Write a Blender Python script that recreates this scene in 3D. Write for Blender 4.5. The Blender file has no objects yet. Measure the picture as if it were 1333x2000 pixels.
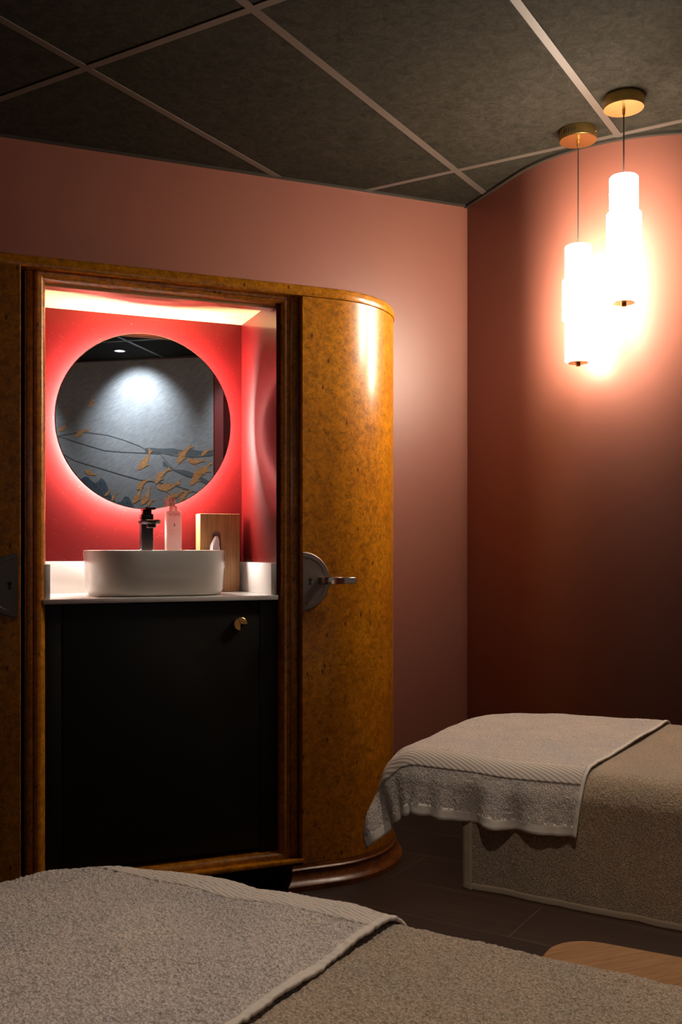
import bpy, bmesh, math, random
from mathutils import Vector, Matrix, noise
random.seed(4)
C = bpy.context.scene.collection
PI = math.pi
R = math.radians

# ------------------------------------------------------------------ materials
def new_mat(name):
    m = bpy.data.materials.new(name); m.use_nodes = True
    return m, m.node_tree.nodes, m.node_tree.links, m.node_tree.nodes['Principled BSDF']

def simple(name, col, rough=.5, metal=0., coat=0., spec=.5, emit=None, es=0., trans=0., sheen=0., sss=0.):
    m, n, l, b = new_mat(name)
    b.inputs['Base Color'].default_value = (*col, 1)
    b.inputs['Roughness'].default_value = rough
    b.inputs['Metallic'].default_value = metal
    b.inputs['Coat Weight'].default_value = coat
    b.inputs['Coat Roughness'].default_value = .08
    b.inputs['Specular IOR Level'].default_value = spec
    b.inputs['Transmission Weight'].default_value = trans
    b.inputs['Sheen Weight'].default_value = sheen
    b.inputs['Subsurface Weight'].default_value = sss
    if emit:
        b.inputs['Emission Color'].default_value = (*emit, 1)
        b.inputs['Emission Strength'].default_value = es
    return m

def coord(n, l, scale=(1, 1, 1), rot=(0, 0, 0), loc=(0, 0, 0)):
    t = n.new('ShaderNodeTexCoord'); mp = n.new('ShaderNodeMapping')
    mp.inputs['Scale'].default_value = scale
    mp.inputs['Rotation'].default_value = rot
    mp.inputs['Location'].default_value = loc
    l.new(t.outputs['Object'], mp.inputs['Vector'])
    return mp.outputs['Vector']

def tex_noise(n, l, vec, scale, detail=4, rough=.6, dist=0.):
    t = n.new('ShaderNodeTexNoise')
    t.inputs['Scale'].default_value = scale; t.inputs['Detail'].default_value = detail
    t.inputs['Roughness'].default_value = rough; t.inputs['Distortion'].default_value = dist
    l.new(vec, t.inputs['Vector'])
    return t.outputs['Fac']

def ramp(n, l, fac, stops):
    r = n.new('ShaderNodeValToRGB'); e = r.color_ramp.elements
    while len(e) < len(stops): e.new(.5)
    for i, (p, c) in enumerate(stops):
        e[i].position = p; e[i].color = (*c, 1) if len(c) == 3 else c
    l.new(fac, r.inputs['Fac'])
    return r.outputs['Color']

def mixc(n, l, fac, a, b, mode='MIX'):
    m = n.new('ShaderNodeMix'); m.data_type = 'RGBA'; m.blend_type = mode
    if isinstance(fac, float): m.inputs[0].default_value = fac
    else: l.new(fac, m.inputs[0])
    for k, v in ((6, a), (7, b)):
        if isinstance(v, tuple): m.inputs[k].default_value = (*v, 1)
        else: l.new(v, m.inputs[k])
    return m.outputs[2]

def bump(n, l, b, h, strength=.3, dist=.002):
    bp = n.new('ShaderNodeBump')
    bp.inputs['Strength'].default_value = strength; bp.inputs['Distance'].default_value = dist
    l.new(h, bp.inputs['Height']); l.new(bp.outputs['Normal'], b.inputs['Normal'])

def burl(name, dark, mid, light, rough=.30, coat=.28, grain=1.0):
    m, n, l, b = new_mat(name)
    v = coord(n, l)
    big = tex_noise(n, l, v, 5 * grain, 5, .6, .4)
    fine = tex_noise(n, l, v, 95 * grain, 6, .75, .8)
    c1 = ramp(n, l, big, [(.3, mid), (.7, light)])
    f = ramp(n, l, fine, [(.30, (.30, .30, .30)), (.47, (.85, .85, .85)), (.7, (1.15, 1.1, 1.0))])
    c2 = mixc(n, l, 1.0, c1, f, 'MULTIPLY')
    mid2 = tex_noise(n, l, v, 40 * grain, 6, .75, .5)
    k = ramp(n, l, mid2, [(.32, (1, 1, 1)), (.58, (0, 0, 0))])
    c3 = mixc(n, l, k, c2, mixc(n, l, .68, c2, dark))
    eye = n.new('ShaderNodeTexVoronoi'); eye.inputs['Scale'].default_value = 17 * grain
    dv = n.new('ShaderNodeVectorMath'); dv.operation = 'MULTIPLY'; dv.inputs[1].default_value = (1.6, 1.6, .7)
    l.new(v, dv.inputs[0]); l.new(dv.outputs[0], eye.inputs['Vector'])
    ek = ramp(n, l, eye.outputs['Distance'], [(.05, (1, 1, 1)), (.12, (0, 0, 0))])
    c4 = mixc(n, l, ek, c3, dark)
    l.new(c4, b.inputs['Base Color'])
    b.inputs['Roughness'].default_value = rough
    b.inputs['Coat Weight'].default_value = coat; b.inputs['Coat Roughness'].default_value = .17
    bump(n, l, b, fine, .05, .001)
    return m

M = {}
M['burl'] = burl('burl_veneer', (.10, .028, .004), (.60, .200, .006), (.82, .310, .010))
M['burl_dark'] = burl('burl_veneer_dark', (.06, .018, .003), (.19, .075, .012), (.27, .11, .018))
M['mahogany'] = burl('mahogany', (.04, .010, .002), (.20, .055, .010), (.34, .11, .018), .36, .2, .6)
M['groove'] = simple('dark_groove', (.012, .006, .003), .6)

def grained(name, a, b_, axis_scale, rough=.3, coat=.2, sc=1.):
    m, n, l, b = new_mat(name)
    v = coord(n, l, axis_scale)
    f = tex_noise(n, l, v, 6 * sc, 6, .65, .3)
    f2 = tex_noise(n, l, v, 30 * sc, 3, .5)
    c1 = ramp(n, l, f, [(.3, a), (.7, b_)])
    c2 = mixc(n, l, 1.0, c1, ramp(n, l, f2, [(.3, (.75, .75, .75)), (.65, (1.08, 1.08, 1.08))]), 'MULTIPLY')
    l.new(c2, b.inputs['Base Color']); b.inputs['Roughness'].default_value = rough
    b.inputs['Coat Weight'].default_value = coat; b.inputs['Coat Roughness'].default_value = .15
    return m
M['niche_wood'] = grained('niche_wood', (.62, .33, .14), (.80, .50, .25), (.5, 9, 9), .3, .3)
M['box_wood'] = grained('box_wood', (.27, .125, .045), (.46, .24, .095), (22, 22, .6), .45, .05)
M['stool_wood'] = grained('stool_wood', (.34, .16, .068), (.48, .25, .11), (1.2, 22, 22), .5, .0)

def red_panel(name, rough, glitter):
    m, n, l, b = new_mat(name)
    v = coord(n, l)
    big = tex_noise(n, l, v, 4, 3, .5)
    c = ramp(n, l, big, [(.35, (.075, .0020, .0019)), (.65, (.095, .0028, .0026))])
    if glitter:
        vo = n.new('ShaderNodeTexVoronoi'); vo.inputs['Scale'].default_value = 130
        l.new(v, vo.inputs['Vector'])
        k = ramp(n, l, vo.outputs['Distance'], [(.08, (1, 1, 1)), (.13, (0, 0, 0))])
        g = tex_noise(n, l, v, 40, 1, .5)
        kk = mixc(n, l, 1.0, k, ramp(n, l, g, [(.52, (0, 0, 0)), (.62, (1, 1, 1))]), 'MULTIPLY')
        c = mixc(n, l, kk, c, (.40, .09, .07))
        fine = tex_noise(n, l, v, 300, 2, .5)
        bump(n, l, b, fine, .10, .0006)
    l.new(c, b.inputs['Base Color'])
    b.inputs['Roughness'].default_value = rough
    b.inputs['Coat Weight'].default_value = .05 if glitter else .30; b.inputs['Coat Roughness'].default_value = .13
    b.inputs['Specular IOR Level'].default_value = .15 if glitter else .15
    return m
M['red_back'] = red_panel('red_glitter_panel', .48, True)
M['red_side'] = red_panel('red_gloss_panel', .40, False)

def paint(name, a, b_, rough=.5):
    m, n, l, b = new_mat(name)
    v = coord(n, l)
    f = tex_noise(n, l, v, 1.6, 4, .6)
    l.new(ramp(n, l, f, [(.3, a), (.7, b_)]), b.inputs['Base Color'])
    b.inputs['Roughness'].default_value = rough
    bump(n, l, b, tex_noise(n, l, v, 220, 3, .5), .06, .0008)
    return m
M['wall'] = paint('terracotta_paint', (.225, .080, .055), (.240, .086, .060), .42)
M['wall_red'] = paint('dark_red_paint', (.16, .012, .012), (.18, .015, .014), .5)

def ceiling_tile():
    m, n, l, b = new_mat('ceiling_tile')
    v = coord(n, l)
    f = tex_noise(n, l, v, 26, 8, .8, .8)
    g = tex_noise(n, l, v, 120, 4, .7, .5)
    c = ramp(n, l, f, [(.34, (.013, .0110, .0078)), (.62, (.034, .029, .0205))])
    c2 = mixc(n, l, 1.0, c, ramp(n, l, g, [(.3, (.75, .75, .75)), (.7, (1.2, 1.2, 1.2))]), 'MULTIPLY')
    l.new(c2, b.inputs['Base Color']); b.inputs['Roughness'].default_value = .95; b.inputs['Specular IOR Level'].default_value = .12
    bump(n, l, b, g, .3, .001)
    return m
M['tile'] = ceiling_tile()
M['tbar'] = simple('grid_bar', (.085, .066, .054), .5)
M['trim'] = simple('wall_trim', (.035, .030, .024), .4)

def floor_mat():
    m, n, l, b = new_mat('dark_plank_floor')
    v = coord(n, l)
    sep = n.new('ShaderNodeSeparateXYZ'); l.new(v, sep.inputs[0])
    cb = n.new('ShaderNodeCombineXYZ')
    l.new(sep.outputs['Y'], cb.inputs['X']); l.new(sep.outputs['X'], cb.inputs['Y'])
    br = n.new('ShaderNodeTexBrick')
    br.inputs['Scale'].default_value = 1.0
    br.inputs['Brick Width'].default_value = 1.0; br.inputs['Row Height'].default_value = .255
    br.inputs['Mortar Size'].default_value = .0016; br.inputs['Mortar Smooth'].default_value = .1
    br.inputs['Color1'].default_value = (.034, .022, .015, 1); br.inputs['Color2'].default_value = (.046, .030, .020, 1)
    br.inputs['Mortar'].default_value = (.13, .10, .075, 1)
    l.new(cb.outputs[0], br.inputs['Vector'])
    st = n.new('ShaderNodeVectorMath'); st.operation = 'MULTIPLY'; st.inputs[1].default_value = (28, 1.6, 1)
    l.new(v, st.inputs[0])
    g = tex_noise(n, l, st.outputs[0], 2.2, 8, .75, .5)
    c = mixc(n, l, 1.0, br.outputs['Color'], ramp(n, l, g, [(.3, (.55, .55, .55)), (.7, (1.3, 1.3, 1.3))]), 'MULTIPLY')
    l.new(c, b.inputs['Base Color'])
    b.inputs['Roughness'].default_value = .48
    bump(n, l, b, g, .25, .001)
    return m
M['floor'] = floor_mat()

def terry(name, a, b_, sc=1.0):
    m, n, l, b = new_mat(name)
    v = coord(n, l)
    vo = n.new('ShaderNodeTexVoronoi'); vo.inputs['Scale'].default_value = 430 * sc
    l.new(v, vo.inputs['Vector'])
    f0 = tex_noise(n, l, v, 300 * sc, 4, .7, .4)
    mm = n.new('ShaderNodeMath'); mm.operation = 'MULTIPLY_ADD'; mm.inputs[1].default_value = -.55; mm.use_clamp = True
    l.new(vo.outputs['Distance'], mm.inputs[0]); ma = n.new('ShaderNodeMath'); ma.operation = 'ADD'; ma.inputs[1].default_value = .20
    l.new(f0, ma.inputs[0]); l.new(ma.outputs[0], mm.inputs[2])
    f = mm.outputs[0]
    g = tex_noise(n, l, v, 9, 4, .6)
    c = ramp(n, l, f, [(.30, tuple(x * .62 for x in a)), (.62, b_)])
    c2 = mixc(n, l, 1.0, c, ramp(n, l, g, [(.3, (.84, .87, .92)), (.7, (1.08, 1.03, .98))]), 'MULTIPLY')
    l.new(c2, b.inputs['Base Color']); b.inputs['Roughness'].default_value = 1.
    b.inputs['Specular IOR Level'].default_value = .1
    b.inputs['Sheen Weight'].default_value = .25; b.inputs['Sheen Roughness'].default_value = .6
    bump(n, l, b, f, .9, .0022)
    return m
M['terry_beige'] = terry('terry_beige', (.40, .29, .19), (.50, .37, .25))
M['terry_white'] = terry('terry_cream', (.58, .49, .42), (.70, .60, .52))

def banded(name, col, ang):
    m, n, l, b = new_mat(name)
    v = coord(n, l, (1, 1, 1), (0, 0, ang))
    w = n.new('ShaderNodeTexWave'); w.inputs['Scale'].default_value = 62; w.inputs['Distortion'].default_value = .6
    l.new(v, w.inputs['Vector'])
    l.new(ramp(n, l, w.outputs['Fac'], [(.2, tuple(c * .80 for c in col)), (.7, col)]), b.inputs['Base Color'])
    b.inputs['Roughness'].default_value = .9; b.inputs['Specular IOR Level'].default_value = .1
    bump(n, l, b, w.outputs['Fac'], .5, .0015)
    return m
M['hem'] = simple('woven_hem', (.55, .48, .41), .9, spec=.1)
M['hem_beige'] = simple('hem_beige', (.37, .28, .195), .9, spec=.1)

M['porcelain'] = simple('porcelain', (.80, .77, .72), .12, coat=.6)
M['solid_white'] = simple('white_solid_surface', (.82, .79, .75), .16, coat=.3)
M['vanity'] = simple('black_green_lacquer', (.0105, .0098, .0060), .5, spec=.35)
M['black_metal'] = simple('matt_black_metal', (.008, .007, .007), .3, coat=.15)
M['black'] = simple('black', (.012, .011, .011), .7)
M['brass'] = simple('brushed_brass', (.72, .46, .17), .30, 1.)
M['brass_dark'] = simple('brass_rim', (.55, .38, .13), .38, 1.)
M['nickel'] = simple('aged_nickel', (.27, .235, .205), .5, 1.)
M['nickel_ring'] = simple('aged_nickel_rim', (.34, .30, .27), .42, 1.)
M['chrome'] = simple('chrome', (.62, .58, .53), .22, 1.)
M['mirror'] = simple('mirror_glass', (.90, .91, .92), .005, 1.)
M['mirror_edge'] = simple('mirror_edge', (.06, .03, .025), .3)
M['led'] = simple('white_led', (1, 1, 1), .5, emit=(1., .92, .84), es=480.)
M['shade'] = simple('glowing_opal_glass', (1, 1, 1), .4, emit=(1., .845, .66), es=75.)
M['down'] = simple('downlight_lens', (1, 1, 1), .4, emit=(.86, .94, 1.), es=10.)
M['cord'] = simple('black_cord', (.02, .015, .012), .5)
M['bottle'] = simple('frosted_pink_bottle', (.97, .88, .82), .25, trans=.5, sss=.0, coat=.2)
M['pump'] = simple('clear_pump', (.95, .78, .74), .2, trans=.45)
M['ink'] = simple('print_ink', (.10, .06, .05), .6)
M['ink_red'] = simple('print_ink_rose', (.55, .24, .18), .6)
M['tissue'] = simple('tissue_paper', (.88, .85, .84), .9, sss=.0)
M['plastic_dark'] = simple('opening_liner', (.11, .06, .045), .3)
M['vinyl'] = simple('cream_vinyl', (.42, .36, .28), .5)
M['frame_dark'] = simple('dark_frame', (.02, .018, .016), .5)

def mural_paper():
    m, n, l, b = new_mat('grey_mural_paper')
    v = coord(n, l, (1, 1, 1), (0, R(35), 0))
    st = n.new('ShaderNodeVectorMath'); st.operation = 'MULTIPLY'; st.inputs[1].default_value = (8, 8, 40)
    l.new(v, st.inputs[0])
    f = tex_noise(n, l, st.outputs[0], 2.5, 6, .75)
    g = tex_noise(n, l, v, 3, 4, .6)
    c = mixc(n, l, 1.0, ramp(n, l, f, [(.3, (.24, .26, .28)), (.7, (.42, .44, .46))]),
             ramp(n, l, g, [(.3, (.8, .8, .8)), (.7, (1.05, 1.05, 1.05))]), 'MULTIPLY')
    l.new(c, b.inputs['Base Color']); b.inputs['Roughness'].default_value = .8
    return m
M['mural'] = mural_paper()
M['koi'] = burl('koi_orange', (.42, .15, .04), (.72, .34, .12), (.85, .50, .24), .8, 0., .8)
M['koi'].node_tree.nodes['Principled BSDF'].inputs['Coat Weight'].default_value = 0
M['ink_wash'] = simple('ink_wash', (.13, .155, .17), .8)
M['ink_line'] = simple('ink_line', (.10, .115, .125), .8)
M['indigo'] = burl('indigo_wash', (.03, .05, .09), (.06, .10, .15), (.16, .21, .26), .8, 0., .4)

# ------------------------------------------------------------------ builders
def link(o, parent=None):
    C.objects.link(o)
    if parent: o.parent = parent
    return o

def world_loc(o):
    v = Vector((0, 0, 0))
    while o:
        v += o.location; o = o.parent
    return v

def obj(name, bm, mat, parent=None, smooth=30, loc=None):
    """links bm (world coordinates) as one mesh object; origin at parent or loc"""
    base = world_loc(parent) if parent else Vector((0, 0, 0))
    if loc is not None:
        lv = Vector(loc) - base
    else:
        lv = Vector((0, 0, 0))
    bmesh.ops.translate(bm, verts=bm.verts, vec=-(base + lv))
    bmesh.ops.recalc_face_normals(bm, faces=bm.faces)
    me = bpy.data.meshes.new(name); bm.to_mesh(me); bm.free()
    for mm in (mat if isinstance(mat, (list, tuple)) else [mat]): me.materials.append(mm)
    o = bpy.data.objects.new(name, me); o.location = lv
    link(o, parent)
    if smooth:
        me.polygons.foreach_set('use_smooth', [True] * len(me.polygons))
        try: me.set_sharp_from_angle(angle=R(smooth))
        except Exception: pass
    return o

def empty(name, loc, label, cat, group=None):
    o = bpy.data.objects.new(name, None); o.location = loc; o.empty_display_size = .1
    C.objects.link(o); o['label'] = label; o['category'] = cat
    if group: o['group'] = group
    return o

def tag(o, label, cat, group=None):
    o['label'] = label; o['category'] = cat
    if group: o['group'] = group
    return o

def B(): return bmesh.new()

def box(bm, x0, x1, y0, y1, z0, z1, bev=0., seg=2):
    vs = [bm.verts.new((x, y, z)) for z in (z0, z1) for y in (y0, y1) for x in (x0, x1)]
    fs = [bm.faces.new([vs[i] for i in q]) for q in
          ((0, 2, 3, 1), (4, 5, 7, 6), (0, 1, 5, 4), (2, 6, 7, 3), (0, 4, 6, 2), (1, 3, 7, 5))]
    if bev:
        es = list({e for f in fs for e in f.edges})
        bmesh.ops.bevel(bm, geom=es, offset=bev, segments=seg, affect='EDGES', profile=.5)
    return bm

def loft(bm, rings, closed=True, cap0=True, cap1=True, mat=0):
    """rings: list of equal-length point lists"""
    vr = [[bm.verts.new(p) for p in r] for r in rings]
    n = len(vr[0])
    for a, b in zip(vr, vr[1:]):
        for i in range(n if closed else n - 1):
            j = (i + 1) % n
            f = bm.faces.new((a[i], a[j], b[j], b[i])); f.material_index = mat
    if cap0: bm.faces.new(list(reversed(vr[0]))).material_index = mat
    if cap1: bm.faces.new(vr[-1]).material_index = mat
    return vr

def lathe(bm, cx, cy, prof, n=48, cap0=True, cap1=True):
    rings = [[(cx + r * math.cos(2 * PI * k / n), cy + r * math.sin(2 * PI * k / n), z) for k in range(n)] for r, z in prof]
    return loft(bm, rings, True, cap0, cap1)

def lathe_y(bm, cx, cz, prof, n=48, cap0=True, cap1=True):
    """revolve round an axis along y: prof of (r, y)"""
    rings = [[(cx + r * math.cos(2 * PI * k / n), y, cz + r * math.sin(2 * PI * k / n)) for k in range(n)] for r, y in prof]
    return loft(bm, rings, True, cap0, cap1)

def tube(bm, pts, r, n=10):
    pts = [Vector(p) for p in pts]; rings = []
    for i, p in enumerate(pts):
        d = (pts[min(i + 1, len(pts) - 1)] - pts[max(i - 1, 0)]).normalized()
        a = d.orthogonal().normalized() if abs(d.z) < .99 else Vector((1, 0, 0))
        b = d.cross(a)
        rings.append([p + a * (r * math.cos(2 * PI * k / n)) + b * (r * math.sin(2 * PI * k / n)) for k in range(n)])
    loft(bm, rings)

# ------------------------------------------------------------------ camera
cam = bpy.data.cameras.new('camera'); co = bpy.data.objects.new('camera', cam); C.objects.link(co)
co.location = (0, 0, 1.05); co.rotation_euler = (R(90), 0, R(-22.294))
cam.sensor_fit = 'VERTICAL'; cam.sensor_height = 36; cam.lens = 34.2; cam.shift_y = 72 / 2000
cam.clip_start = .02
bpy.context.scene.camera = co

# ------------------------------------------------------------------ room
HZ = 2.45
def struct(name, bm, m, smooth=30):
    o = obj(name, bm, m, None, smooth); o['kind'] = 'structure'; return o

def wall_path(bm, pts, t=.12, z0=0., z1=HZ):
    """pts: inner face run, thickness to the left of the travel direction"""
    ins = [Vector((*p, 0)) for p in pts]; out = []
    for i, p in enumerate(ins):
        d1 = (ins[i] - ins[max(i - 1, 0)]); d2 = (ins[min(i + 1, len(ins) - 1)] - ins[i])
        d = (d1.normalized() if d1.length else Vector()) + (d2.normalized() if d2.length else Vector())
        d.normalize(); nrm = Vector((-d.y, d.x, 0))
        k = 1.
        out.append(p + nrm * t)
    ring = [(p.x, p.y) for p in ins] + [(p.x, p.y) for p in reversed(out)]
    loft(bm, [[(x, y, z0) for x, y in ring], [(x, y, z1) for x, y in ring]])

ctr = (2.566, 3.10); RR = .581
arc = [(ctr[0] - RR * math.cos(a), ctr[1] - RR * math.sin(a)) for a in [R(90) * k / 28 for k in range(29)]]
bm = B(); wall_path(bm, [(-2.0, 3.48), (2.1, 3.48)]); struct('wall_back', bm, M['wall'])
bm = B(); wall_path(bm, [(1.985, 3.48)] + arc + [(3.4, ctr[1] - RR)]); struct('wall_right', bm, M['wall'])
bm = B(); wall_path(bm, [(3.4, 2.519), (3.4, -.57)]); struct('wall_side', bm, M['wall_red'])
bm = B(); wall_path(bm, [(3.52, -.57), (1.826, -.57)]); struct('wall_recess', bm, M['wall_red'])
MA = R(34.5); mt = Vector((math.cos(MA), math.sin(MA), 0)); mn = Vector((-math.sin(MA), math.cos(MA), 0)); M0 = Vector((1.80, -.57, 0))
e0 = M0 + mt * .031; e1 = M0 - mt * 4.62
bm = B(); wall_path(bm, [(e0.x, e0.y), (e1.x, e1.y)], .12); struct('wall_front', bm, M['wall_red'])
bm = B(); wall_path(bm, [(-2.0, e1.y - .1), (-2.0, 3.6)]); struct('wall_left', bm, M['wall'])
bm = B(); box(bm, -2.2, 3.6, -3.6, 3.7, -.1, 0)
# floor object turned so that planks follow the ceiling grid
fl = struct('floor', bm, M['floor'], 0)
fa = R(36.4)
# re-express the mesh in a turned frame: object x axis = along 36.4 deg
def turn(o, ang, off):
    rot = Matrix.Rotation(-ang, 4, 'Z'); T = Matrix.Translation(-Vector(off))
    for v in o.data.vertices: v.co = rot @ (T @ v.co)
    o.rotation_euler = (0, 0, ang); o.location = off
# grid coordinates: L along 36.4 deg, N perpendicular
gL = Vector((math.cos(fa), math.sin(fa), 0)); gN = Vector((-math.sin(fa), math.cos(fa), 0))
turn(fl, fa, gL * (2.485 - .255 * 30) + gN * (1.48 - 20))

# ceiling: slab + grid bars
bm = B(); box(bm, -2.2, 3.6, -3.6, 3.7, HZ + .001, HZ + .1); ce = struct('ceiling', bm, M['tile'], 0)
turn(ce, fa, (0, 0, 0))
room = [(-2, e1.y), (-2, 3.48), (1.985, 3.48)] + arc + [(3.4, 2.519), (3.4, -.57), (1.8, -.57)]
def inside(x, y):
    c = False; n = len(room)
    for i in range(n):
        x1, y1 = room[i]; x2, y2 = room[(i + 1) % n]
        if (y1 > y) != (y2 > y) and x < (x2 - x1) * (y - y1) / (y2 - y1) + x1: c = not c
    return c
def bar(bm, dirv, perp, off, w=.024, zb=.0022):
    s = -6.; run = None
    def pt(t): return dirv * t + perp * off
    segs = []
    while s < 6:
        p = pt(s); ins = inside(p.x, p.y)
        if ins and run is None: run = s
        if not ins and run is not None: segs.append((run, s)); run = None
        s += .01
    for a, b_ in segs:
        q = [pt(a) - perp * w / 2, pt(b_) - perp * w / 2, pt(b_) + perp * w / 2, pt(a) + perp * w / 2]
        loft(bm, [[(v.x, v.y, HZ - zb) for v in q], [(v.x, v.y, HZ + .006) for v in q]])
k = 0
bm = B()
for nn in [2.118 - .5985 * i for i in range(-3, 9)]: bar(bm, gL, gN, nn - .013)
for ll in [3.296 - 1.262 * i for i in range(-1, 7)]: bar(bm, gN, gL, ll, .024, .0018)
g = obj('trim_1', bm, M['tbar'], None, 0); g['kind'] = 'structure'
# thin shadow-gap trim where walls meet the ceiling
bm = B()
def strip(bm, pts, t=.012, h=.012):
    ins = [Vector((*p, 0)) for p in pts]; o2 = []
    for i, p in enumerate(ins):
        d = (ins[min(i + 1, len(ins) - 1)] - ins[max(i - 1, 0)]).normalized()
        o2.append(p + Vector((d.y, -d.x, 0)) * t)
    ring = [(p.x, p.y) for p in ins] + [(p.x, p.y) for p in reversed(o2)]
    loft(bm, [[(x, y, HZ - h) for x, y in ring], [(x, y, HZ + .003) for x, y in ring]])
strip(bm, [(-2, 3.48), (1.985, 3.48)], .010, .007); struct('trim_2', bm, M['trim'], 0)
bm = B(); strip(bm, [(1.985, 3.48)] + arc + [(3.4, 2.519)], .014, .010); struct('trim_3', bm, M['trim'], 0)

# ------------------------------------------------------------------ mural on the wall behind the camera
def mp(s, z, d): return M0 + mt * s + mn * d + Vector((0, 0, z))
mur = empty('wall_mural', tuple(M0 - mt * 2.0), 'grey wallpaper mural with orange fish, seen in the round mirror', 'wallpaper')
bm = B()
q = [(s_, z_) for s_, z_ in ((-4.4, 0.0), (.03, 0.0), (.03, HZ - .004), (-4.4, HZ - .004))]
loft(bm, [[mp(a, b_, .0005) for a, b_ in q], [mp(a, b_, .004) for a, b_ in q]])
pap = obj('paper', bm, M['mural'], mur, 0)
def ribbon(bm, pts, w, d, wob=.3):
    P = []
    for i in range(len(pts) - 1):
        for k in range(8):
            t = k / 8; P.append((pts[i][0] * (1 - t) + pts[i + 1][0] * t, pts[i][1] * (1 - t) + pts[i + 1][1] * t))
    P.append(pts[-1])
    up = []; dn = []
    for i, (a, z) in enumerate(P):
        ww = w * (.7 + wob * noise.noise((a * 9, z * 9, 3)))
        up.append((a, z + ww)); dn.append((a, z - ww))
    vu = [bm.verts.new(mp(a, z, d)) for a, z in up]; vd = [bm.verts.new(mp(a, z, d)) for a, z in dn]
    for i in range(len(vu) - 1): bm.faces.new((vu[i], vu[i + 1], vd[i + 1], vd[i]))
RID = [[(-1.55, 1.80), (-1.186, 1.903), (-1.001, 1.925), (-0.799, 1.896), (-0.682, 1.861), (-0.542, 1.809), (-0.473, 1.769), (-0.38, 1.757), (-0.277, 1.733), (-0.129, 1.719), (0.029, 1.727)],
       [(-1.5, 1.93), (-1.18, 1.892), (-1.001, 1.835), (-0.823, 1.782), (-0.682, 1.768), (-0.496, 1.757), (-0.38, 1.748), (-0.323, 1.68), (-0.266, 1.62), (-0.129, 1.569), (0.029, 1.50)],
       [(-1.5, 1.84), (-1.15, 1.756), (-1.06, 1.71), (-0.882, 1.658), (-0.705, 1.605), (-0.542, 1.56), (-0.403, 1.541), (-0.243, 1.507), (0.029, 1.42)]]
for i, rd in enumerate(RID):
    bm = B(); ribbon(bm, rd, .0045, .0052 + .0003 * i); obj('ink_line', bm, M['ink_line'], mur, 0)
bm = B(); ribbon(bm, [(-.5, 1.775), (-.38, 1.775), (-.25, 1.76), (-.1, 1.748), (.029, 1.75)], .028, .0045, 1.); obj('ink_wash', bm, M['ink_wash'], mur, 0)
bm = B(); ribbon(bm, [(-.36, 1.68), (-.28, 1.63), (-.13, 1.585), (.029, 1.52)], .022, .0046, 1.); obj('ink_wash', bm, M['ink_wash'], mur, 0)
bm = B(); ribbon(bm, [(-2.2, 1.75), (-1.6, 1.60), (-1.05, 1.50), (-.85, 1.43), (-.6, 1.30), (-.3, 1.15)], .14, .0045, 1.1); obj('rock_wash', bm, M['indigo'], mur, 0)
FISH = [(-0.559, 1.636, -0.455, 1.79), (-0.243, 1.673, -0.124, 1.805), (-0.169, 1.699, -0.028, 1.701), (-0.062, 1.729, 0.02, 1.77), (-0.112, 1.601, 0.02, 1.685), (-0.146, 1.516, 0.006, 1.626), (-0.409, 1.504, -0.22, 1.544), (-0.421, 1.531, -0.294, 1.642), (-0.6, 1.387, -0.53, 1.511), (-0.565, 1.489, -0.455, 1.564), (-0.53, 1.375, -0.467, 1.515), (-0.484, 1.364, -0.421, 1.417), (-0.335, 1.422, -0.198, 1.485), (-0.232, 1.394, -0.135, 1.479), (-0.823, 1.444, -0.776, 1.503), (-0.764, 1.405, -0.717, 1.47), (-0.983, 1.643, -0.882, 1.603), (-1.06, 1.886, -0.947, 1.944), (-0.947, 2.103, -0.923, 2.206), (-1.12, 2.053, -1.102, 2.102), (-1.204, 1.939, -1.12, 1.998),
        (-.05, 1.40, .01, 1.46), (-.36, 1.36, -.27, 1.42)]
for i, (hx, hz, tx, tz) in enumerate(FISH):
    bm = B(); L = math.hypot(tx - hx, tz - hz); ux, uz = (tx - hx) / L, (tz - hz) / L; wx, wz = -uz, ux
    bend = .10 * (1 if i % 2 else -1)
    def fp(t, w): 
        c = bend * L * math.sin(PI * t)
        return mp(hx + ux * L * t + wx * (w * L + c), hz + uz * L * t + wz * (w * L + c), .0062 + .0002 * (i % 5))
    prof = [(0, .0), (.04, .055), (.14, .105), (.28, .13), (.42, .12), (.58, .085), (.72, .05), (.82, .035), (.90, .07), (1.0, .11)]
    up = [bm.verts.new(fp(t, w)) for t, w in prof]; dn = [bm.verts.new(fp(t, -w)) for t, w in prof[1:]]
    tail = bm.verts.new(fp(.93, 0)); dn = [up[0]] + dn
    for j in range(len(prof) - 2):
        vs = [up[j], up[j + 1], dn[j + 1], dn[j]]
        if j == 0: vs = [up[0], up[1], dn[1]]
        bm.faces.new(vs)
    bm.faces.new((up[-2], up[-1], tail)); bm.faces.new((dn[-2], tail, dn[-1])); bm.faces.new((up[-2], tail, dn[-2]))
    for sgn in (1, -1):   # fins
        a = bm.verts.new(fp(.24, sgn * .11)); b_ = bm.verts.new(fp(.40, sgn * .11)); c = bm.verts.new(fp(.44, sgn * .23))
        bm.faces.new((a, b_, c))
    obj('painted_fish', bm, M['koi'], mur, 0)

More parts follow.
